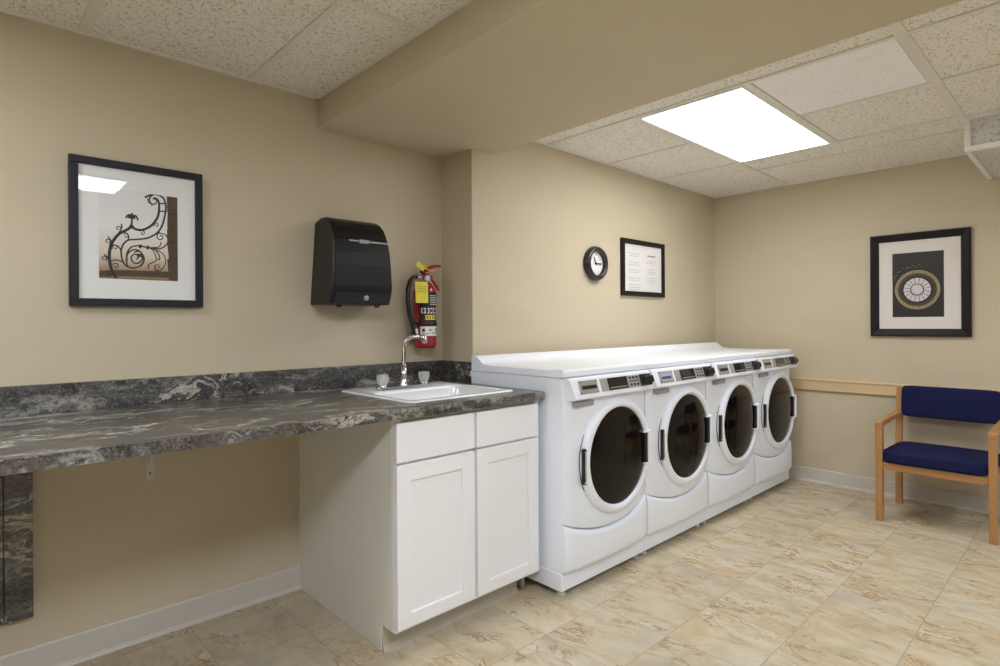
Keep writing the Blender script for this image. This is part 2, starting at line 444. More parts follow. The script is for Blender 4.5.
# boxed soffit clad in ceiling tile, hanging in the far corner
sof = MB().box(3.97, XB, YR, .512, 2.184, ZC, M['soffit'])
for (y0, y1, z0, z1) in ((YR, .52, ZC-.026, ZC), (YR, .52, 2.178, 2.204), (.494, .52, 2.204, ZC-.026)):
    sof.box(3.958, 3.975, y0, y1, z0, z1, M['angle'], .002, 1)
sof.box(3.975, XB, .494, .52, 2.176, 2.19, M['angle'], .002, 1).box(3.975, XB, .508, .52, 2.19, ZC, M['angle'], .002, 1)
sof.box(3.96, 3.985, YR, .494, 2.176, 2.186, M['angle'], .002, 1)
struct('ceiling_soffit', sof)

# baseboards with a small cove at the foot
def baseboard(name, outline_axis, a0, a1, wall, sgn):
    pr = [(wall, 0), (wall+sgn*.016, 0), (wall+sgn*.012, .006), (wall+sgn*.008, .018), (wall+sgn*.006, .10), (wall+sgn*.003, .106), (wall, .106)]
    struct(name, MB().prism(pr, outline_axis, a0, a1, M['base']))
baseboard('baseboard_left', 'x', XF, 1.166, D, -1)
baseboard('baseboard_back', 'y', 0, 1, 0, 1) if False else None
pr = [(XB, 0), (XB-.016, 0), (XB-.012, .006), (XB-.008, .018), (XB-.006, .10), (XB-.003, .106), (XB, .106)]
struct('baseboard_back', MB().prism(pr, 'y', YR, B-.002, M['base']))

# pine chair rail on the far wall
struct('trim_%d' % (n_trim[0]+1), MB().box(XB-.02, XB, YR, 2.36, .722, .806, M['pine'], .004).box(XB-.026, XB, YR, 2.36, .796, .812, M['pine'], .003))

# ------------------------------------------------------------------ ceiling lights and the new tile
def troffer(x0, x1, y0, y1, label, mat):
    t = thing('ceiling_light', label, 'ceiling light', ((x0+x1)/2, (y0+y1)/2, ZC), 'recessed ceiling lights')
    f = MB(); b = .022
    for q in ((x0-b, x1+b, y0-b, y0), (x0-b, x1+b, y1, y1+b), (x0-b, x0, y0, y1), (x1, x1+b, y0, y1)):
        f.box(*q, ZC-.009, ZC-.0002, M['angle'], .002, 1)
    f.build('frame', t)
    MB().box(x0, x1, y0, y1, ZC-.006, ZC-.0005, mat).build('diffuser', t)
troffer(2.68, 3.905, 1.172, 1.715, 'lit rectangular ceiling panel above the front-loading machines', M['light_a'])
troffer(-.245, .92, -.42, .135, 'long lit ceiling panel over the worktop side of the beam', M['light_b'])
troffer(-1.5, -.30, 1.42, 1.98, 'lit ceiling panel over the far end of the worktop', M['light_d'])
troffer(2.68, 3.905, -1.45, -.88, 'lit rectangular ceiling panel in the aisle past the boxed soffit', M['light_c'])
tag(MB().box(2.66, 3.266, .56, 1.118, ZC-.004, ZC-.0004, M['ceil_new'], .001, 1).build('ceiling_tile'),
    'bright white replacement ceiling tile next to the lit panel', 'ceiling tile')

# ------------------------------------------------------------------ worktop, panel, bracket
SX0, SX1, SY0, SY1 = 1.288, 1.880, 1.893, 2.480          # sink outside
hx0, hx1, hy0, hy1 = SX0+.012, SX1-.012, SY0+.012, SY1-.012
t = thing('countertop', 'long dark veined laminate worktop with white sink set in', 'countertop', (.5, D, ZT-.037))
WX0, WX1 = -1.35, 1.963
def roundedge(y0):  # profile with an eased front edge
    return [(D, ZT-.006), (D, ZT), (y0+.006, ZT), (y0+.002, ZT-.002), (y0, ZT-.007), (y0, ZT-.037), (y0+.03, ZT-.037), (y0+.03, ZT-.02), (D, ZT-.02)]
s_ = MB()
zs = (ZT-.02, ZT)
s_.box(WX0, hx0, YC+.02, D, *zs, M['stone']).box(hx1, WX1, YC+.02, D, *zs, M['stone'])
s_.box(hx0, hx1, YC+.02, hy0, *zs, M['stone']).box(hx0, hx1, hy1, D, *zs, M['stone'])
s_.box(WX1, XC-.001, 2.375, D, *zs, M['stone'])
s_.build('worktop', t)
MB().prism([(YC+.022, ZT), (YC, ZT), (YC, ZT-.037), (YC+.022, ZT-.037)], 'x', WX0, WX1, M['stone']).build('front_edge', t)
MB().box(WX0, XC-.0005, D-.02, D-.0005, ZT, 1.050, M['stone'], .002).build('backsplash', t)
MB().box(XC-.02, XC-.0005, 2.36, D-.02, ZT, 1.050, M['stone'], .002).build('side_splash', t)
# laminate-clad boards on the wall under the worktop
p_ = thing('wall_panel', 'dark veined laminate panel hanging below the worktop end', 'panel', (0, D, .225))
MB().box(.098, .176, D-.03, D-.0005, .225, ZT-.022, M['stone'], .002).build('board', p_)
MB().box(-.42, .096, D-.03, D-.0005, .225, ZT-.022, M['stone'], .002).build('board', p_)
# shelf bracket
b_ = thing('shelf_bracket', 'small white metal bracket on the wall below the worktop', 'bracket', (.545, D, .635))
MB().box(.529, .561, D-.006, D-.0005, .635, ZT-.021, M['bracket'], .002).build('wall_leg', b_)
MB().box(.529, .561, D-.30, D-.006, ZT-.026, ZT-.0205, M['bracket'], .001).build('shelf_leg', b_)
MB().prism([(D-.006, .70), (D-.006, .72), (D-.18, ZT-.026), (D-.20, ZT-.026)], 'x', .541, .549, M['bracket'], .001, 1).build('brace', b_)
MB().lathe([(0, .003), (.0035, .0025), (.004, 0), (.004, -.001)], (.545, D-.006, .665), (0, -1, 0), M['hole'], 12).build('screw', b_)

# ------------------------------------------------------------------ sink cabinet
CX0, CX1 = 1.166, 1.955
c_ = thing('sink_cabinet', 'white base cabinet with two doors under the sink', 'cabinet', ((CX0+CX1)/2, 2.2, 0))
ZCAB = ZT-.0385
side = [(D-.001, 0), (D-.001, ZCAB), (1.838, ZCAB), (1.838, .103), (1.917, .103), (1.917, 0)]
carc = MB().prism(side, 'x', CX0, CX0+.018, M['cab_side'], .001, 1).prism(side, 'x', CX1-.018, CX1, M['cab_side'], .001, 1)
carc.box(CX0+.018, CX1-.018, 1.84, D-.001, .103, .12, M['cab_side']).box(CX0+.018, CX1-.018, D-.02, D-.001, .12, ZCAB, M['cab_side'])
carc.build('carcass', c_)
ff = MB()
for q in ((CX0, CX0+.03, .103, ZCAB), (CX1-.03, CX1, .103, ZCAB), (CX0+.03, CX1-.03, ZCAB-.03, ZCAB), (CX0+.03, CX1-.03, .103, .13), (1.545, 1.562, .13, ZCAB-.03), (CX0+.03, CX1-.03, .72, .745)):
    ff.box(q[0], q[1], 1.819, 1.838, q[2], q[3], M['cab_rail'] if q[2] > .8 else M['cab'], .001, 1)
ff.build('face_frame', c_)
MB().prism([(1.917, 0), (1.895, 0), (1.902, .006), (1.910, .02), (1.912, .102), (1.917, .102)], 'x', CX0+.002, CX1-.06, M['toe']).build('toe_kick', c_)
for (x0, x1) in ((1.1655, 1.5445), (1.5595, 1.9315)):
    d = MB().box(x0, x1, 1.800, 1.8185, .742, .890, M['cab'], .0025).build('drawer_front', c_)
    dm = MB(); z0, z1, st = .118, .732, .064
    dm.box(x0, x0+st, 1.800, 1.8185, z0, z1, M['cab'], .002).box(x1-st, x1, 1.800, 1.8185, z0, z1, M['cab'], .002)
    dm.box(x0+st-.002, x1-st+.002, 1.8003, 1.8183, z1-st, z1, M['cab'], .002).box(x0+st-.002, x1-st+.002, 1.8003, 1.8183, z0, z0+st*.82, M['cab'], .002)
    d = dm.build('door', c_)
    MB().box(x0+st-.004, x1-st+.004, 1.809, 1.8175, z0+st*.82-.004, z1-st+.004, M['cab']).build('recessed_panel', d)

# ------------------------------------------------------------------ drop-in sink
k_ = thing('sink', 'white enamel drop-in sink set into the dark worktop', 'sink', ((SX0+SX1)/2, (SY0+SY1)/2, ZT))
bx0, bx1, by0, by1 = SX0+.05, SX1-.05, SY0+.05, SY1-.205
def rrect(x0, x1, y0, y1, r, n=6):
    o = []
    for (cx, cy, a) in ((x1-r, y1-r, 0), (x0+r, y1-r, 90), (x0+r, y0+r, 180), (x1-r, y0+r, 270)):
        o += arc(cx, cy, r, a, a+90, n)
    return o
def loops(mb, rings, m):
    b = bmesh.new(); R = [[b.verts.new(p) for p in r] for r in rings]; n = len(R[0])
    for a, c in zip(R, R[1:]):
        for k in range(n):
            f = b.faces.new((a[k], a[(k+1) % n], c[(k+1) % n], c[k])); f.smooth = True
    b.faces.new(R[-1]); bmesh.ops.recalc_face_normals(b, faces=b.faces[:])
    return mb.absorb(b, m)
def ring(x0, x1, y0, y1, r, z): return [(x, y, z) for x, y in rrect(x0, x1, y0, y1, r)]
e = .0
sr = [ring(SX0, SX1, SY0, SY1, .03, ZT+.0003), ring(SX0+.001, SX1-.001, SY0+.001, SY1-.001, .03, ZT+.003), ring(SX0+.006, SX1-.006, SY0+.006, SY1-.006, .028, ZT+.0055),
      ring(SX0+.016, SX1-.016, SY0+.016, SY1-.016, .03, ZT+.006), ring(bx0-.012, bx1+.012, by0-.012, by1+.012, .05, ZT+.005), ring(bx0-.003, bx1+.003, by0-.003, by1+.003, .048, ZT+.001),
      ring(bx0, bx1, by0, by1, .05, ZT-.010), ring(bx0+.012, bx1-.012, by0+.012, by1-.012, .055, ZT-.13), ring(bx0+.04, bx1-.04, by0+.04, by1-.04, .05, ZT-.155), ring(bx0+.16, bx1-.16, by0+.12, by1-.12, .03, ZT-.16)]
basin = loops(MB(), sr, M['sink']).build('basin', k_)
MB().lathe([(0, .001), (.03, .001), (.042, .003), (.044, 0)], ((bx0+bx1)/2, (by0+by1)/2, ZT-.159), (0, 0, 1), M['chrome'], 24).build('drain', k_)

# faucet on the sink ledge
fz = ZT+.006; fy = 2.328
FX = 1.550
u_ = thing('faucet', 'chrome gooseneck faucet with two clear knobs on the sink', 'faucet', (FX, fy, fz))
MB().prism([(x, y) for x, y in rrect(FX-.155, FX+.155, fy-.026, fy+.026, .025)], 'z', fz+.0003, fz+.014, M['chrome'], .004).build('base_plate', u_)
sp = [(FX, fy, fz+.012), (FX, fy, fz+.197)]
dirx, diry = .82, -.57
R = .052
for a in range(0, 91, 10):
    r = math.radians(a); d = R*(1-math.cos(r)); sp.append((FX+dirx*d, fy+diry*d, fz+.197+R*math.sin(r)))
e_ = sp[-1]
sp += [(e_[0]+dirx*.02, e_[1]+diry*.02, e_[2]+.001), (e_[0]+dirx*.036, e_[1]+diry*.036, e_[2]-.003)]
spo = MB().tube(sp, .0098, M['chrome'], 16).lathe([(.024, 0), (.024, .006), (.017, .016), (.0145, .05), (.0115, .1), (0, .1)], (FX, fy, fz+.012), (0, 0, 1), M['chrome'], 24).build('spout', u_)
e_ = V(*sp[-1])
MB().tube([e_+V(-dirx*.012, -diry*.012, .002), e_+V(dirx*.008, diry*.008, -.002), e_+V(dirx*.012, diry*.012, -.012), e_+V(dirx*.013, diry*.013, -.03)], [.012, .0145, .0145, .0135], M['chrome'], 16).build('aerator', u_)
for sx in (-.118, .118):
    h_ = MB().lathe([(0, 0), (.02, 0), (.018, .008), (.011, .014), (.011, .026), (0, .026)], (FX+sx, fy, fz+.013), (0, 0, 1), M['chrome'], 20).build('handle', u_)
    MB().lathe([(0, 0), (.017, 0), (.021, .012), (.026, .030), (.027, .044), (.024, .052), (.012, .054), (0, .053)], (FX+sx, fy, fz+.020), (0, 0, 1), M['acrylic'], 24, False, .05).build('clear_knob', h_)

# ------------------------------------------------------------------ front-loading machines
W0, PITCH = 1.975, .682
WC = W0+PITCH/2
GRP = 'front-loading washing machines in a row'
wm = thing('washing_machine', 'white front-loading machine beside the sink cabinet, nearest the worktop', 'washing machine', (WC, 2.02, 0), GRP)
x0, x1 = W0+.002, W0+PITCH-.002
MB().box(x0, x1, 1.702, 2.335, .032, .115, M['white'], .004).build('plinth', wm)
MB().box(x0+.003, x1-.003, 1.704, 2.332, .115, 1.008, M['white'], .003).box(x0-.0005, x1+.0005, 2.318, 2.338, .98, 1.008, M['white'], .002).build('cabinet_body', wm)
lid = [(1.705, 1.0095), (1.686, 1.0115), (1.681, 1.018), (1.681, 1.036), (1.685, 1.044), (1.694, 1.048), (1.735, 1.048), (1.748, 1.0435), (2.176, 1.0435), (2.190, 1.047), (2.228, 1.050),
       (2.245, 1.058), (2.272, 1.080), (2.284, 1.087), (2.296, 1.090), (2.312, 1.090), (2.322, 1.086), (2.326, 1.078), (2.326, 1.0095)]
MB().prism(lid, 'x', x0-.001, x1+.001, M['lidw'], .0025, 2).build('lid', wm)
def smile(u): return .342-.072*(1-(2*u-1)**2)
def bow(u): return .020*(1-abs(2*u-1)**2.6)
def face(name, zlo, zhi, y, mat, lip):
    """a gently bowed front panel between two height curves, turned back at its rim"""
    mb = MB(); nu, nv = 28, 14
    xa, xb = x0+.003, x1-.003
    def P(u, v, k):
        z = zlo(u)+(zhi(u)-zlo(u))*v; return (xa+(xb-xa)*u, y-bow(u)*k-lip(u, v), z)
    mb.grid(lambda u, v: P(u, v, 1), nu, nv, mat)
    yb = 1.706
    def Bk(u, v): a = P(u, v, 1); return (a[0], yb, a[2])
    for fn in ((lambda u, v: P(u, 0, 1) if v > .5 else Bk(u, 0)), (lambda u, v: Bk(u, 1) if v > .5 else P(u, 1, 1))): mb.grid(fn, nu, 1, mat, False)
    for fn in ((lambda u, v: P(0, u, 1) if v < .5 else Bk(0, u)), (lambda u, v: Bk(1, u) if v < .5 else P(1, u, 1))): mb.grid(fn, nv, 1, mat, False, True)
    return mb.build(name, wm)
edge = lambda t, e=.03, d=.006: -d*(max(0, 1-t/e)**2+max(0, 1-(1-t)/e)**2)
def frontlip(u, v): return edge(u)+(-.007*max(0, 1-v/.04)**2)
def lowlip(u, v): return .010*v*(1-v)*2+edge(u)+(-.008*max(0, 1-(1-v)/.08)**2-.004*max(0, 1-v/.05)**2)
face('front_panel', lambda u: smile(u)+.003, lambda u: .93, 1.690, M['white'], frontlip)
face('lower_panel', lambda u: .124, lambda u: smile(u)-.004, 1.681, M['white'], lowlip)
# sloped console
S0, S1 = V(0, 1.664, 1.005), V(0, 1.638, .921)
con = [(1.708, 1.0085), (1.672, 1.0085), (S0.y, S0.z), (S1.y, S1.z), (S1.y-.001, .915), (S1.y+.004, .909), (1.66, .904), (1.708, .903)]
cm = MB().prism(con, 'x', x0+.012, x1+.0005, M['white'], .004, 3)
for v in cm.bm.verts:
    if v.co.x < x0+.05: v.co.x += (1.0085-v.co.z)/.105*.024
cn = cm.build('console', wm)
sl = (S1-S0); nrm = V(0, -.104, -.034*-1).normalized(); nrm = V(0, sl.z, -sl.y).normalized()
if nrm.y > 0: nrm = -nrm
def SP(u, t, off): return V(W0+u, 0, 0)+S0+sl*t+nrm*off
def plate(name, u0, u1, t0, t1, h, mat, parent, bev=.0015, base=0.):
    c = SP((u0+u1)/2, (t0+t1)/2, base+h/2-.0008)
    return MB().obox(c, V((u1-u0)/2, 0, 0), sl*((t1-t0)/2), nrm*(h/2+.0008), mat, bev, 1).build(name, parent)
def console_kit(first):
    cp = plate('coin_plate', .072, .212, .14, .86, .003, M['steel'], cn)
    if first: plate('coin_slot', .090, .198, .42, .62, .002, M['black'], cp, .0008, .003)
    else: plate('price_label', .088, .196, .26, .74, .0012, M['bluelabel'], cp, .0004, .003)
    for (a, b) in ((.08, .2), (.204, .2), (.08, .8), (.204, .8)):
        MB().lathe([(.0032, 0), (.0028, .0015), (0, .002)], SP(a, b, .003), nrm, M['hole'], 10).build('screw', cp)
    pn = plate('control_panel', .235, .662, .14, .86, .003, M['silver'], cn)
    dp = plate('display', .292, .452, .16, .84, .003, M['display'], pn, .001, .003)
    plate('display_trim', .30, .444, .70, .74, .0012, M['silver'], dp, .0004, .006)
    for r in range(2):
        for q in range(3):
            plate('button', .474+q*.030, .488+q*.030, .22+r*.40, .36+r*.40, .003, M['black'], pn, .001, .003)
    plate('button_label', .472, .556, .44, .52, .0008, M['gasket'], pn, .0002, .003)
    kb = plate('card_reader', .566, .658, .16, .84, .012, M['black'], pn, .003, .003)
    plate('reader_lip', .580, .666, .30, .72, .014, M['gloss'], kb, .005, .012)
console_kit(True)
MB().box(W0+.062, W0+.20, 1.664, 1.694, .872, .896, M['label'], .002).build('rating_label', wm)
# round door
DX, DZ, DY = W0+.389, .606, 1.670
dr = MB().lathe([(.276, .014), (.283, .006), (.284, -.006), (.279, -.016), (.268, -.023), (.254, -.026), (.245, -.024), (.240, -.018), (.238, -.010)], (DX, DY, DZ), (0, 1, 0), M['door_ring'], 72).build('door', wm)
MB().lathe([(0, -.034), (.08, -.0325), (.15, -.028), (.205, -.021), (.2385, -.013)], (DX, DY, DZ), (0, 1, 0), M['dglass'], 72).build('door_glass', dr)
MB().lathe([(.288, .016), (.288, .006), (.282, .005)], (DX, DY, DZ), (0, 1, 0), M['gasket'], 72).build('door_gasket', dr)
gx = DX+.205
g_ = MB().box(gx, gx+.028, DY-.031, DY-.012, DZ-.072, DZ+.086, M['black'], .002).build('handle_recess', dr)
hm = MB().box(gx+.026, gx+.052, DY-.040, DY-.012, DZ-.082, DZ+.096, M['door_ring'], .008, 3)
hm.box(gx-.006, gx+.03, DY-.036, DY-.020, DZ+.083, DZ+.092, M['door_ring'], .003).box(gx-.006, gx+.03, DY-.036, DY-.020, DZ-.079, DZ-.071, M['door_ring'], .003)
hm.build('handle', dr)
hg = MB().box(DX-.286, DX-.266, DY-.022, DY-.004, DZ-.094, DZ+.072, M['black'], .004).build('hinge', dr)
MB().box(DX-.279, DX-.270, DY-.026, DY-.012, DZ-.078, DZ+.056, M['chrome'], .003).build('hinge_plate', hg)
MB().lathe([(0, .006), (.005, .004), (.006, 0)], (DX-.275, DY-.022, DZ-.086), (0, -1, 0), M['chrome'], 12).build('hinge_pin', hg)
for fx in (x0+.04, x1-.04):
    for fyy in (1.742, 2.29):
        MB().lathe([(0, 0), (.021, 0), (.021, .010), (.012, .014), (.009, .033), (0, .033)], (fx, fyy, 0), (0, 0, 1), M['rubber'], 20).build('foot', wm)
w2 = copy_tree(wm); w2['label'] = 'second white front-loading machine counted from the sink cabinet'
# the other machines show a pale label on the coin plate in place of the slot
for c in list(kids(w2)):
    if c.name.startswith('console'):
        for p in list(kids(c)):
            if p.name.startswith('coin_plate'):
                for q in list(kids(p)):
                    if q.name.startswith('coin_slot'): bpy.data.objects.remove(q)
                b = MB(); c0 = SP(.142, .5, .0036)
                b.obox(c0, V(.054, 0, 0), sl*.24, nrm*.0007, M['bluelabel'], .0004, 1)
                b.obox(SP(.142, .55, .0045), V(.048, 0, 0), sl*.08, nrm*.0004, M['inkblue'])
                ob = b.build('price_label', wm); ob.parent = p
w2.location.x += PITCH
for i, lab in ((2, 'third white front-loading machine counted from the sink cabinet'), (3, 'white front-loading machine beside the back wall, last of the row')):
    c = copy_tree(wm); c['label'] = lab; c.location.x = WC+PITCH*i

# ------------------------------------------------------------------ pictures
def frame_y(name, label, x0, x1, z0, z1, wall, fw, depth, fmat, matmat, px, glass=True):
    """a framed picture on a wall of constant y; px = printed area"""
    t = thing(name, label, 'picture', ((x0+x1)/2, wall, z0))
    f = MB(); yf = wall-depth; yb = wall-.0006
    def pr(w0): return None
    for q in ((x0, x1, z0, z0+fw), (x0, x1, z1-fw, z1), (x0, x0+fw, z0+fw, z1-fw), (x1-fw, x1, z0+fw, z1-fw)):
        f.box(q[0], q[1], yf, yb, q[2], q[3], fmat, .0025)
    f.build('frame', t)
    m = MB(); a, b = x0+fw-.004, x1-fw+.004; c, d = z0+fw-.004, z1-fw+.004
    ym0, ym1 = yf+.011, yf+.013
    if px:
        for q in ((a, b, c, px[2]), (a, b, px[3], d), (a, px[0], px[2], px[3]), (px[1], b, px[2], px[3])):
            m.box(q[0], q[1], ym0, ym1, q[2], q[3], matmat)
        m.build('mat', t)
    MB().box(a, b, yf+.0135, yf+.017, c, d, matmat).build('backing_board', t)
    if glass: MB().box(a, b, yf+.006, yf+.008, c, d, M['pane']).build('glass', t)
    return t, ym1
FX0, FX1, FZ0, FZ1 = .285, .742, 1.337, 1.902
px = (.377, .648, 1.444, 1.792)
pic, ym = frame_y('framed_picture', 'dark framed print of curling ironwork above the long worktop', FX0, FX1, FZ0, FZ1, D, .029, .028, M['frame_n'], M['mat'], px)
yp = ym+.0002
pm = MB(); q = lambda a, b, c, d, y, m: pm.quad([(a, y, c), (b, y, c), (b, y, d), (a, y, d)], m)
q(px[0], px[1], px[2], px[3], yp, M['sky'])
pwid, phei = px[1]-px[0], px[3]-px[2]
# image coordinates of the print, measured in the zoomed photograph: x 27..552, y 45(top)..640
def IP(a, b): 
    top = 32+(a-27)/525*48; bot = 617+(a-27)/525*28
    return (px[0]+(a-27)/525*pwid, px[3]-(b-top)/(bot-top)*phei)
lay = [0]
def stroke(pts, w0, w1=None, m=None, n=1):
    """a printed line: a flat ribbon lying on the paper"""
    lay[0] += 1; y = yp-.00008-.000004*lay[0]
    P = [V(*IP(*p)) for p in pts]; k = len(P); w1 = w0 if w1 is None else w1
    L, R_ = [], []
    for i in range(k):
        tt = (P[min(i+1, k-1)]-P[max(i-1, 0)]); tt = tt.normalized() if tt.length else V(1, 0)
        nn = V(-tt.y, tt.x); ww = (w0+(w1-w0)*i/(k-1))*pwid/525/2*1.3
        L.append(P[i]+nn*ww); R_.append(P[i]-nn*ww)
    for i in range(k-1):
        pm.quad([(L[i].x, y, L[i].y), (R_[i].x, y, R_[i].y), (R_[i+1].x, y, R_[i+1].y), (L[i+1].x, y, L[i+1].y)], m or M['iron'])
def cat(pts, n=8):
    o = []; P = [pts[0]]+list(pts)+[pts[-1]]
    for i in range(1, len(P)-2):
        for j in range(n):
            t = j/n; o.append(tuple(.5*((2*P[i][d])+(-P[i-1][d]+P[i+1][d])*t+(2*P[i-1][d]-5*P[i][d]+4*P[i+1][d]-P[i+2][d])*t*t+(-P[i-1][d]+3*P[i][d]-3*P[i+1][d]+P[i+2][d])*t**3) for d in (0, 1)))
    return o+[pts[-1]]
def spiral(cx, cy, r0, a0, turns, w0, w1, sgn=1, n=40, inner=.12):
    stroke([(cx+r0*(1-(1-inner)*i/n)*math.cos(math.radians(a0)+sgn*2*PI*turns*i/n), cy+r0*(1-(1-inner)*i/n)*math.sin(math.radians(a0)+sgn*2*PI*turns*i/n)) for i in range(n+1)], w0, w1)
stroke(cat([(27, 590), (150, 585), (480, 600), (552, 615)]), 34, 40, M['brick'])
# masonry pier
y_ = yp-.0004
for i, (a, b) in enumerate(((76, 186), (196, 286), (292, 378), (386, 486), (494, 636))):
    A = [IP(476 if i != 1 else 480, a), IP(552, a+6), IP(552, b+5), IP(488 if i > 2 else 478, b)]
    pm.quad([(A[3][0], y_, A[3][1]), (A[2][0], y_, A[2][1]), (A[1][0], y_, A[1][1]), (A[0][0], y_, A[0][1])], M['brick'])
A = [IP(482, 74), IP(552, 81), IP(552, 640), IP(488, 636)]
pm.quad([(A[3][0], y_+.0001, A[3][1]), (A[2][0], y_+.0001, A[2][1]), (A[1][0], y_+.0001, A[1][1]), (A[0][0], y_+.0001, A[0][1])], M['brick_d'])
stroke(cat([(135, 620), (105, 560), (92, 480), (105, 400), (150, 335), (210, 300), (235, 285), (270, 300), (320, 298), (375, 265), (415, 205), (422, 130), (408, 95), (380, 88)]), 17, 11)
stroke(cat([(325, 88), (360, 70), (405, 65), (450, 85), (468, 130), (465, 190), (440, 275), (400, 325), (340, 355), (270, 365), (210, 372), (175, 410), (168, 470), (190, 530), (240, 553), (290, 540), (316, 500), (300, 450)]), 11, 8)
stroke([(424, 124), (468, 122)], 8); stroke([(420, 176), (466, 174)], 8)
spiral(388, 105, 42, -60, -1.2, 9, 5); stroke(cat([(345, 90), (350, 118), (372, 130), (370, 142)]), 6)
spiral(262, 485, 62, 160, 1.8, 9, 7); stroke(cat([(300, 470), (270, 470)]), 20)
stroke(cat([(204, 500), (205, 455), (235, 415), (290, 405)]), 8)
stroke(cat([(200, 495), (210, 540), (250, 552), (300, 535), (318, 490), (290, 445), (250, 450)]), 8)
stroke([(284, 408), (302, 413)], 22); stroke([(335, 416), (352, 420)], 22); stroke(cat([(290, 407), (350, 418), (430, 424), (480, 385), (470, 335), (420, 320)]), 9, 6)
spiral(432, 345, 30, -100, -1.2, 7, 4); stroke(cat([(350, 418), (380, 440), (400, 500), (350, 530), (345, 560)]), 6); stroke(cat([(400, 430), (455, 470), (462, 530), (420, 572), (390, 555), (400, 530)]), 6, 5)
spiral(410, 548, 26, 90, 1.1, 6, 4); stroke(cat([(370, 420), (410, 450), (425, 490), (408, 500)]), 7); stroke(cat([(370, 418), (420, 412), (436, 380)]), 6)
for (cx, cy, r, a, sg) in ((150, 295, 20, 60, -1), (82, 380, 20, 60, -1), (58, 490, 20, 60, -1), (82, 600, 18, 60, -1), (306, 322, 20, -150, 1), (200, 342, 20, -150, 1), (130, 420, 20, 150, 1), (132, 540, 22, 200, 1), (404, 268, 18, 160, 1)):
    spiral(cx, cy, r, a, sg*1.2, 6, 4)
for P in ([(150, 330), (172, 290), (168, 264)], [(100, 405), (102, 375), (84, 350)], [(90, 500), (76, 478), (60, 462)], [(105, 600), (96, 590), (76, 575)], [(290, 300), (320, 310)], [(190, 318), (215, 340), (212, 372)], [(110, 400), (150, 412), (165, 440)], [(95, 510), (140, 500), (190, 520)]): stroke(cat(P), 7)
stroke([(235, 285), (237, 262), (240, 190)], 12, 8); stroke([(212, 212), (262, 218)], 26, 26); stroke(cat([(200, 226), (212, 208), (240, 222), (265, 210), (278, 240)]), 9); stroke([(222, 275), (252, 285)], 16)
pm.build('print', pic)

# notice in a thin black frame on the furred wall
nt, yn = frame_y('framed_notice', 'thin black framed sheet of printed instructions beside the round clock', 3.428, 4.00, 1.458, 1.872, B, .034, .022, M['frame_b'], M['paper'], None)
lm = MB()
ylay = B-.022+.0129
def line(a, b, z, h=.005, m='ink'):
    lm.box(a, b, ylay, ylay+.0007, z-h/2, z+h/2, M[m])
for k, (z, ws) in enumerate(((1.770, (.16, .12)), (1.705, (.14, .15)), (1.650, (.15, .12)), (1.592, (.17, .14)), (1.540, (.14, .15, .12)))):
    for j, wd in enumerate(ws): line(3.592-wd/2, 3.592+wd/2, z-j*.018, .005, 'ink')
line(3.77, 3.88, 1.765, .010, 'ink_d')
for z, ws in ((1.728, (.13, .15, .05)), (1.662, (.11, .12, .10)), (1.598, (.15, .13, .11, .06))):
    for j, wd in enumerate(ws): line(3.825-wd/2, 3.825+wd/2, z-j*.017, .005, 'ink')
lm.build('print', nt)

# picture on the back wall (constant x)
x_ = XB; y0, y1, z0, z1 = .607, 1.182, 1.153, 1.882
pr_ = thing('framed_picture', 'black framed print of a round dome window on the back wall', 'picture', (x_, (y0+y1)/2, z0))
f = MB(); fw = .053
def bev_bar(mb, a, b):
    pass
# moulding: wide sloped bars, mitred at the corners
def moulding(mb, y0, y1, z0, z1, w, xb, prof, m):
    """prof: (inset from the outer edge 0..1, distance from the wall)"""
    b = bmesh.new(); rings = []
    for t, d in prof:
        i = w*t; rings.append([b.verts.new(p) for p in ((xb-d, y0+i, z0+i), (xb-d, y1-i, z0+i), (xb-d, y1-i, z1-i), (xb-d, y0+i, z1-i))])
    for a, c in zip(rings, rings[1:]):
        for k in range(4): b.faces.new((a[k], a[(k+1) % 4], c[(k+1) % 4], c[k]))
    bmesh.ops.recalc_face_normals(b, faces=b.faces[:]); mb.absorb(b, m)
moulding(f, y0, y1, z0, z1, fw, x_, ((0, .0006), (0, .026), (.06, .030), (.20, .031), (.85, .022), (.95, .021), (1., .018), (1., .0006), (0, .0006)), M['frame_b'])
f.build('frame', pr_)
a, b, c, d = y0+fw-.003, y1-fw+.003, z0+fw-.003, z1-fw+.003
P0, P1, P2, P3 = .752, 1.048, 1.289, 1.743
m = MB()
for (p, q_, r, s2) in ((a, b, c, P2), (a, b, P3, d), (a, P0, P2, P3), (P1, b, P2, P3)): m.box(x_-.012, x_-.010, p, q_, r, s2, M['mat2'])
m.build('mat', pr_)
MB().box(x_-.0075, x_-.003, a, b, c, d, M['mat2']).build('backing_board', pr_)
# glass, very slightly bowed
gg = MB()
gg.grid(lambda u, v: (x_-.0155-.002*(1-(2*u-1)**2)*(1-(2*v-1)**2), a+(b-a)*u, c+(d-c)*v), 12, 12, M['pane'])
gg.build('glass', pr_)
pm = MB()
pm.quad([(x_-.0085, P0, P2), (x_-.0085, P0, P3), (x_-.0085, P1, P3), (x_-.0085, P1, P2)], M['night'])
CY, CZ = (P0+P1)/2+.003, 1.480
def ell(ry, rz, x, m, n=64, ri=None, dz=0):
    for k in range(n):
        t0, t1 = 2*PI*k/n, 2*PI*(k+1)/n
        p = lambda r, t: (x, CY+ry*r*math.cos(t), CZ+dz+rz*r*math.sin(t))
        if ri is None: pm.quad([p(0, t0), p(1, t0), p(1, t1)], m)
        else: pm.quad([p(ri, t0), p(1, t0), p(1, t1), p(ri, t1)], m)
xl = x_-.0088
ell(.130, .137, xl, M['gold']); ell(.113, .116, xl-.0002, M['gold_d']); ell(.093, .096, xl-.0004, M['night'])
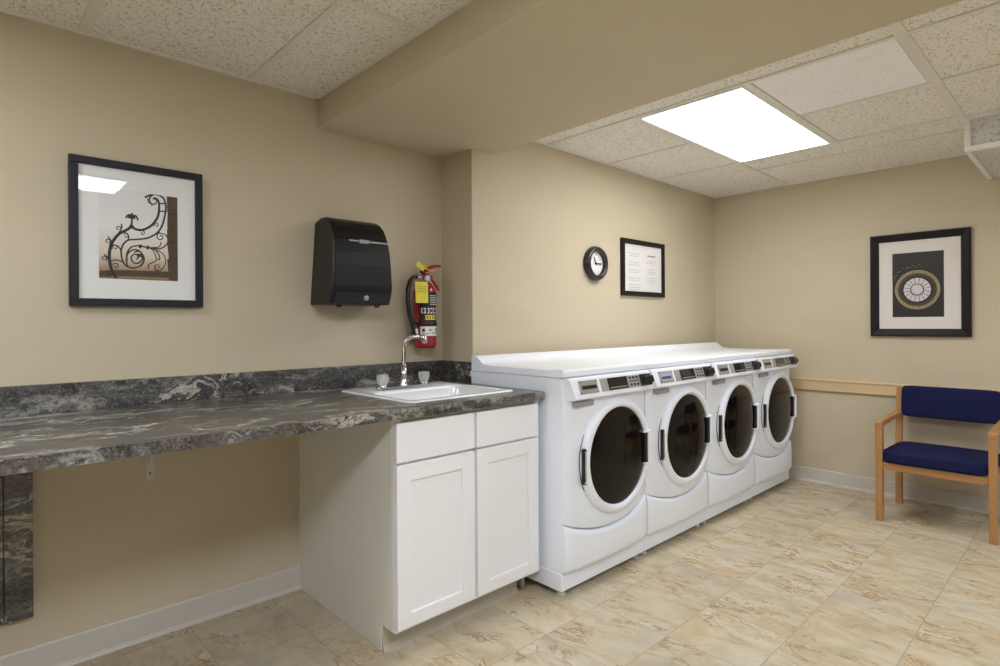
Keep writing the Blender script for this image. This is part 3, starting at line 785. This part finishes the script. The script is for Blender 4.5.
ell(.079, .083, xl-.0006, M['pearl']); ell(.040, .041, xl-.0008, M['night']); ell(.034, .035, xl-.001, M['pearl'], dz=.001)
for k in range(16):
    t = 2*PI*(k+.5)/16; u = V(math.cos(t), math.sin(t)); n_ = V(-u.y, u.x)*.0016
    A = V(CY, CZ)+u*.041; B_ = V(CY, CZ)+V(u.x*.079, u.y*.083)
    pm.quad([(xl-.0009, *(A+n_)), (xl-.0009, *(B_+n_)), (xl-.0009, *(B_-n_)), (xl-.0009, *(A-n_))], M['night'])
for k in range(60):
    t = 2*PI*k/60; r0_ = .98; r1_ = .995+.035*random.random()
    A = V(CY+.115*math.cos(t), CZ+.118*math.sin(t)); B_ = V(CY+.126*math.cos(t), CZ+.132*math.sin(t)); n_ = V(-math.sin(t), math.cos(t))*.0022
    pm.quad([(xl-.0003, *(A+n_)), (xl-.0003, *(B_+n_)), (xl-.0003, *(B_-n_)), (xl-.0003, *(A-n_))], M['gold_d'])
for k in range(14):
    t = PI*(.15+.02*k*1.4)+random.random()*.1; rr = 1.14+.16*random.random()
    cy_, cz_ = CY+.130*rr*math.cos(t), CZ+.137*rr*math.sin(t)
    if P0+.006 < cy_ < P1-.006 and P2+.006 < cz_ < P3-.006:
        s3 = .0022; pm.quad([(xl, cy_-s3, cz_-s3), (xl, cy_+s3, cz_-s3), (xl, cy_+s3, cz_+s3), (xl, cy_-s3, cz_+s3)], M['gold'])
o = pm.build('print', pr_)

# ------------------------------------------------------------------ wall clock
KX, KZ = 3.120, 1.664
k = thing('wall_clock', 'small round black-rimmed clock on the wall above the machines', 'clock', (KX, B, KZ-.112))
MB().lathe([(.112, .0005), (.116, .006), (.117, .018), (.113, .034), (.104, .045), (.093, .047), (.084, .042), (.079, .030), (.079, .0005)], (KX, B, KZ), (0, -1, 0), M['clockrim'], 64).build('rim', k)
fc = MB().lathe([(0, .016), (.080, .016), (.080, .010), (0, .010)], (KX, B, KZ), (0, -1, 0), M['face'], 48, False).build('dial', k)
nm = MB(); yk = B-.0165
SEG = {'0': 'abcdef', '1': 'bc', '2': 'abged', '3': 'abgcd', '4': 'fgbc', '5': 'afgcd', '6': 'afgedc', '7': 'abc', '8': 'abcdefg', '9': 'gfabcd'}
def digit(ch, cx, cz, w, h, t):
    S = {'a': (-w/2, w/2, h/2-t, h/2), 'd': (-w/2, w/2, -h/2, -h/2+t), 'g': (-w/2, w/2, -t/2, t/2), 'b': (w/2-t, w/2, 0, h/2), 'c': (w/2-t, w/2, -h/2, 0), 'f': (-w/2, -w/2+t, 0, h/2), 'e': (-w/2, -w/2+t, -h/2, 0)}
    for q in SEG[ch]:
        a = S[q]; nm.box(cx+a[0], cx+a[1], yk-.0002, yk+.0004, cz+a[2], cz+a[3], M['ink_d'])
for hnum in range(1, 13):
    t = 2*PI*hnum/12; cx, cz = KX+.060*math.sin(t), KZ+.060*math.cos(t); s2 = str(hnum)
    for j, ch in enumerate(s2): digit(ch, cx+(j-(len(s2)-1)/2)*.009, cz, .0065, .012, .0016)
nm.build('numerals', fc)
def hand(name, ang, L, wd, y, tail=.012):
    t = math.radians(ang); u = V(math.sin(t), 0, math.cos(t)); n_ = V(math.cos(t), 0, -math.sin(t))
    c0 = V(KX, y, KZ)+u*(L-tail)/2
    MB().obox(c0, u*(L+tail)/2, n_*wd, V(0, .0007, 0), M['black'], .0005, 1).build(name, fc)
hand('hour_hand', 337, .046, .0042, B-.0195); hand('minute_hand', 90, .064, .003, B-.022)
MB().lathe([(.007, 0), (.007, .004), (0, .005)], (KX, B-.019, KZ), (0, -1, 0), M['black'], 16).build('pivot', fc)
MB().lathe([(0, .036), (.081, .034)], (KX, B, KZ), (0, -1, 0), M['pane'], 48).build('crystal', k)

# ------------------------------------------------------------------ paper towel dispenser
DXa, DXb, DZ0 = 1.228, 1.556, 1.356
pt = thing('paper_towel_dispenser', 'black paper towel dispenser mounted on the wall above the worktop', 'dispenser', ((DXa+DXb)/2, D, DZ0))
prof = [(D-.001, DZ0), (D-.001, 1.758)]+[(2.60, 1.775), (2.575, 1.776), (2.535, 1.768), (2.50, 1.750), (2.472, 1.722), (2.455, 1.690), (2.444, 1.655), (2.436, 1.60), (2.432, 1.54), (2.432, 1.44), (2.438, 1.405), (2.462, DZ0)]
def taper(b, xa, xb):
    for v in b.verts:
        k = (v.co.z-DZ0)/.42; c = (DXa+DXb)/2; v.co.x = c+(v.co.x-c)*(1-.17*max(0, k)**1.7)
def dprism(outline, xa, xb, m, bev, name, parent):
    mb = MB().prism(outline, 'x', xa, xb, m, bev, 3); taper(mb.bm, xa, xb); return mb.build(name, parent)
body = dprism(prof, DXa, DXb, M['black'], .006, 'housing', pt)
def offs(lst, d): return [(y-d, z) for y, z in lst]
upper = [(2.575, 1.776), (2.535, 1.768), (2.50, 1.750), (2.472, 1.722), (2.455, 1.690), (2.446, 1.664)]
def shell(lst, d): return [(y-d*.8, z+d*.5) for y, z in lst]+[(y+.012, z-.006) for y, z in reversed(lst)]
dprism(shell(upper, .006), DXa+.014, DXb-.006, M['gloss'], .002, 'top_cover', pt)
lower = [(2.4445, 1.652), (2.436, 1.60), (2.432, 1.54), (2.432, 1.44), (2.436, 1.416)]
dprism(shell(lower, .006), DXa+.014, DXb-.004, M['gloss'], .002, 'front_cover', pt)
dprism([(2.4405, 1.6625), (2.4405, 1.6555), (2.45, 1.6555), (2.45, 1.6625)], DXa+.09, DXb-.004, M['silver'], .001, 'seam_highlight', pt)  # silver strip stands in for the white highlight along the cover seam
MB().box(1.375, 1.425, 2.432, 2.445, 1.648, 1.666, M['label'], .002).build('badge', pt)
dprism([(2.431, 1.410), (2.452, 1.362), (2.47, 1.362), (2.45, 1.410)], DXa+.02, DXb-.010, M['smoke'], .002, 'lower_trim', pt)
MB().lathe([(.013, 0), (.013, .005), (.009, .008), (0, .008)], (1.412, 2.442, 1.388), V(0, -1, -.3), M['silver'], 20).build('lock', pt)
for fx in (1.285, 1.490): MB().box(fx, fx+.02, 2.475, 2.50, DZ0-.012, DZ0, M['black'], .004).build('foot', pt)

# ------------------------------------------------------------------ fire extinguisher
EX, EY = 1.852, 2.572
ex = thing('fire_extinguisher', 'red fire extinguisher with yellow tag on the wall above the sink', 'fire extinguisher', (EX, EY, 1.13))
r = .062
MB().lathe([(0, .006), (r-.012, .0), (r-.003, .006), (r, .02), (r, .30), (r-.004, .322), (r-.018, .345), (.030, .358), (.020, .362), (0, .362)], (EX, EY, 1.13), (0, 0, 1), M['red'], 40).build('cylinder', ex)
def band(name, z0, z1, a0, a1, m, dr=.0008, n=24, parent=ex):
    mb = MB(); rr = r+dr
    mb.grid(lambda u, v: (EX+rr*math.sin(math.radians(a0+(a1-a0)*u)), EY-rr*math.cos(math.radians(a0+(a1-a0)*u)), z0+(z1-z0)*v), n, 1, m)
    return mb.build(name, parent)
# angles: 0 faces straight out from the wall, negative towards the viewer's side
lb = band('instruction_label', 1.272, 1.432, -62, 62, M['black'])
def patch(z0, z1, a0, a1, m, dr=.0014): band('label_print', z0, z1, a0, a1, m, dr, 6, lb)
patch(1.318, 1.348, -54, 50, M['paper'])
for i, a in enumerate((-46, -28, -8, 12, 30)): patch(1.324, 1.342, a, a+9, M['black'], .002)
patch(1.283, 1.310, -34, 30, M['yellow'])
for i, a in enumerate((-26, -12, 2, 15)): patch(1.289, 1.304, a, a+5, M['black'], .002)
for i, z in enumerate((1.365, 1.377, 1.389, 1.401, 1.413)): patch(z, z+.005, -10, 46-6*(i % 2), M['ink'])
wb = band('white_label', 1.196, 1.248, -60, 60, M['paper'])
def patch2(z0, z1, a0, a1, m): band('label_print', z0, z1, a0, a1, m, .0014, 6, wb)
patch2(1.218, 1.236, -50, -36, M['red']); patch2(1.222, 1.234, -16, -2, M['ink_d']); patch2(1.224, 1.238, 22, 40, M['ink_d'])
for z, a0, a1 in ((1.206, -50, -10), (1.206, 0, 50), (1.213, -4, 14), (1.213, 20, 46)): patch2(z, z+.004, a0, a1, M['ink_d'])
MB().lathe([(r+.002, 0), (r+.004, .002), (r+.004, .018), (r+.002, .020), (r-.002, .020), (r-.002, 0), (r+.002, 0)], (EX, EY, 1.250), (0, 0, 1), M['black'], 40).box(EX-.02, EX+.02, EY+r, D-.0005, 1.20, 1.32, M['black'], .003).build('wall_strap', ex)
vz = 1.492
MB().lathe([(.020, 0), (.020, .012), (.014, .016), (.014, .032), (.018, .034), (.018, .05), (0, .05)], (EX, EY, 1.485), (0, 0, 1), M['chrome'], 24).tube([(EX-.066, EY-.012, 1.517), (EX, EY, 1.517)], .009, M['chrome'], 14).build('valve', ex)
MB().lathe([(.016, 0), (.016, .008), (0, .009)], (EX+.004, EY-.018, 1.512), (0, -1, 0), M['paper'], 20).build('pressure_gauge', ex)
MB().tube(cat3 if False else [(EX-.035, EY-.01, 1.545), (EX+.0, EY-.012, 1.556), (EX+.03, EY-.018, 1.575), (EX+.058, EY-.026, 1.583), (EX+.084, EY-.034, 1.582)], [.008, .0105, .009, .008, .007], M['red'], 10).build('top_lever', ex)
MB().tube([(EX+.0, EY-.012, 1.536), (EX+.03, EY-.02, 1.515), (EX+.052, EY-.03, 1.478), (EX+.068, EY-.038, 1.446)], [.009, .0095, .008, .007], M['red'], 10).build('carry_handle', ex)
MB().lathe([(0, -.02), (.013, -.018), (.013, .018), (0, .02)], (EX-.012, EY-.015, 1.541), (0, -1, 0), M['red'], 16).lathe([(.004, 0), (.003, .004), (0, .005)], (EX-.012, EY-.034, 1.541), (0, -1, 0), M['chrome'], 10).build('lever_pivot', ex)
tie = MB().obox(V(EX-.048, EY-.03, 1.574), V(.024, 0, -.014), V(0, .001, 0), V(.008, 0, .012), M['yellow'], .0008, 1)
tie.tube([(EX-.03, EY-.03, 1.564), (EX-.005, EY-.036, 1.56), (EX+.02, EY-.034, 1.552), (EX+.045, EY-.032, 1.556)], .0035, M['yellow'], 8)
tie.build('seal_tie', ex)
hose = [(EX-.062, EY-.012, 1.517), (EX-.085, EY-.016, 1.513), (EX-.112, EY-.022, 1.492), (EX-.130, EY-.028, 1.450), (EX-.134, EY-.032, 1.39), (EX-.126, EY-.034, 1.32), (EX-.108, EY-.034, 1.262), (EX-.096, EY-.034, 1.235)]
MB().tube(hose, [.011, .0115]+[.0115]*6, M['black'], 14).build('hose', ex)
nz = MB().tube([(EX-.100, EY-.034, 1.262), (EX-.094, EY-.034, 1.235), (EX-.086, EY-.034, 1.198)], [.0145, .017, .0165], M['black'], 14).build('nozzle', ex)
MB().tube([(EX-.093, EY-.050, 1.236), (EX-.088, EY-.052, 1.208)], [.007, .007], M['paper'], 10).build('nozzle_tag', nz)
tg = MB()
tg.obox(V(EX-.073, EY-r-.012, 1.430), V(.038, -.004, 0), V(.0002, .0008, 0), V(.001, .004, .056), M['yellow'], .0004, 1)
tg_o = tg.build('inspection_tag', ex)
lt = MB()
for i in range(6): lt.obox(V(EX-.074, EY-r-.0135+.0003*i, 1.462-.014*i), V(.026-.004*(i % 2), -.003, 0), V(0, .0004, 0), V(0, 0, .0022), M['gold'], 0)
lt.obox(V(EX-.074, EY-r-.0138, 1.382), V(.035, -.004, 0), V(0, .0005, 0), V(0, 0, .009), M['paper'], 0)
lt.build('tag_print', tg_o)

# ------------------------------------------------------------------ waiting chair by the back wall
ch = thing('armchair', 'oak framed waiting chair with navy blue seat by the back wall', 'chair', (4.48, .71, 0))
CYL, CYR = .985, .437              # centre lines of the two side frames
lw = .019
for yc in (CYL, CYR):
    MB().box(4.204, 4.246, yc-lw, yc+lw, 0, .598, M['oak'], .004).build('leg', ch)
    # rear leg leaning back above the seat
    b = bmesh.new()
    mb = MB().prism([(4.700, 0), (4.742, 0), (4.744, .42), (4.782, .80), (4.748, .80), (4.704, .42)], 'y', yc-lw, yc+lw, M['oak'], .004)
    b.free(); mb.build('leg', ch)
    MB().prism([(4.200, .596), (4.74, .612), (4.762, .612), (4.764, .640), (4.206, .630), (4.200, .624)], 'y', yc-.021, yc+.021, M['oak_x'], .004).build('armrest', ch)
    MB().box(4.246, 4.703, yc-.011, yc+.011, .322, .376, M['oak_x'], .003).build('side_rail', ch)
MB().box(4.212, 4.236, CYR+lw, CYL-lw, .326, .372, M['oak_y'], .003).build('front_rail', ch)
MB().box(4.708, 4.73, CYR+lw, CYL-lw, .326, .372, M['oak_y'], .003).build('rear_rail', ch)
def cushion(fn, nu, nv): return None
sm = MB()
ya, yb2 = CYR+.006, CYL-.006
sb = bmesh.new(); bmesh.ops.create_cube(sb, size=1); 
bmesh.ops.subdivide_edges(sb, edges=sb.edges[:], cuts=9, use_grid_fill=True)
for v in sb.verts:
    p = v.co*2
    # superellipse rounding
    q3 = V(p.x, p.y, p.z)
    m_ = max(abs(q3.x), abs(q3.y), abs(q3.z)); ln = (abs(q3.x)**9+abs(q3.y)**9+abs(q3.z)**9)**(1/9)
    q3 = q3*(m_/ln)
    crown = .012*(1-q3.x**2)*(1-q3.y**2) if q3.z > 0 else 0
    v.co = V(4.192+.27*(q3.x+1), (ya+yb2)/2+q3.y*(yb2-ya)/2, .411+q3.z*.040+crown+(.0-.012*(q3.x+1)/2))
for f_ in sb.faces: f_.smooth = True
sm.absorb(sb, M['navy']); sm.build('seat', ch)
sm = MB(); sb = bmesh.new(); bmesh.ops.create_cube(sb, size=1)
bmesh.ops.subdivide_edges(sb, edges=sb.edges[:], cuts=9, use_grid_fill=True)
for v in sb.verts:
    p = v.co*2; m_ = max(abs(p.x), abs(p.y), abs(p.z)); ln = (abs(p.x)**16+abs(p.y)**16+abs(p.z)**16)**(1/16); p = p*(m_/ln)
    z = .712+p.z*.104
    lean = (z-.42)/.38*.038
    v.co = V(4.712+lean+p.x*.026-(.006*(1-p.z**2) if p.x < 0 else 0), (ya+yb2)/2+p.y*((yb2-ya)/2-.010), z)
for f_ in sb.faces: f_.smooth = True
sm.absorb(sb, M['navy']); sm.build('backrest', ch)

# ------------------------------------------------------------------ drop the scratch property
for o in bpy.data.objects:
    if '_w' in o: del o['_w']

# ------------------------------------------------------------------ world, camera, view
wd = bpy.data.worlds.new('World'); scene.world = wd; wd.use_nodes = True
wd.node_tree.nodes['Background'].inputs[0].default_value = (.5, .48, .44, 1); wd.node_tree.nodes['Background'].inputs[1].default_value = .3
cam = bpy.data.cameras.new('Camera'); co = bpy.data.objects.new('Camera', cam); C.objects.link(co)
yaw, roll = .755, .0062
r0 = V(math.cos(yaw), -math.sin(yaw), 0); u0 = V(0, 0, 1); vd = V(math.sin(yaw), math.cos(yaw), 0)
rt = r0*math.cos(roll)-u0*math.sin(roll); up = r0*math.sin(roll)+u0*math.cos(roll)
co.matrix_world = Matrix(((rt.x, up.x, -vd.x, 0), (rt.y, up.y, -vd.y, 0), (rt.z, up.z, -vd.z, 1.26), (0, 0, 0, 1)))
cam.sensor_width = 36; cam.lens = 569.67/1000*36; cam.shift_y = -9.3/1000; cam.clip_start = .02
scene.camera = co
vs = scene.view_settings
vs.view_transform = 'Standard'; vs.look = 'None'; vs.gamma = 1; vs.use_curve_mapping = False; vs.exposure = 0.0
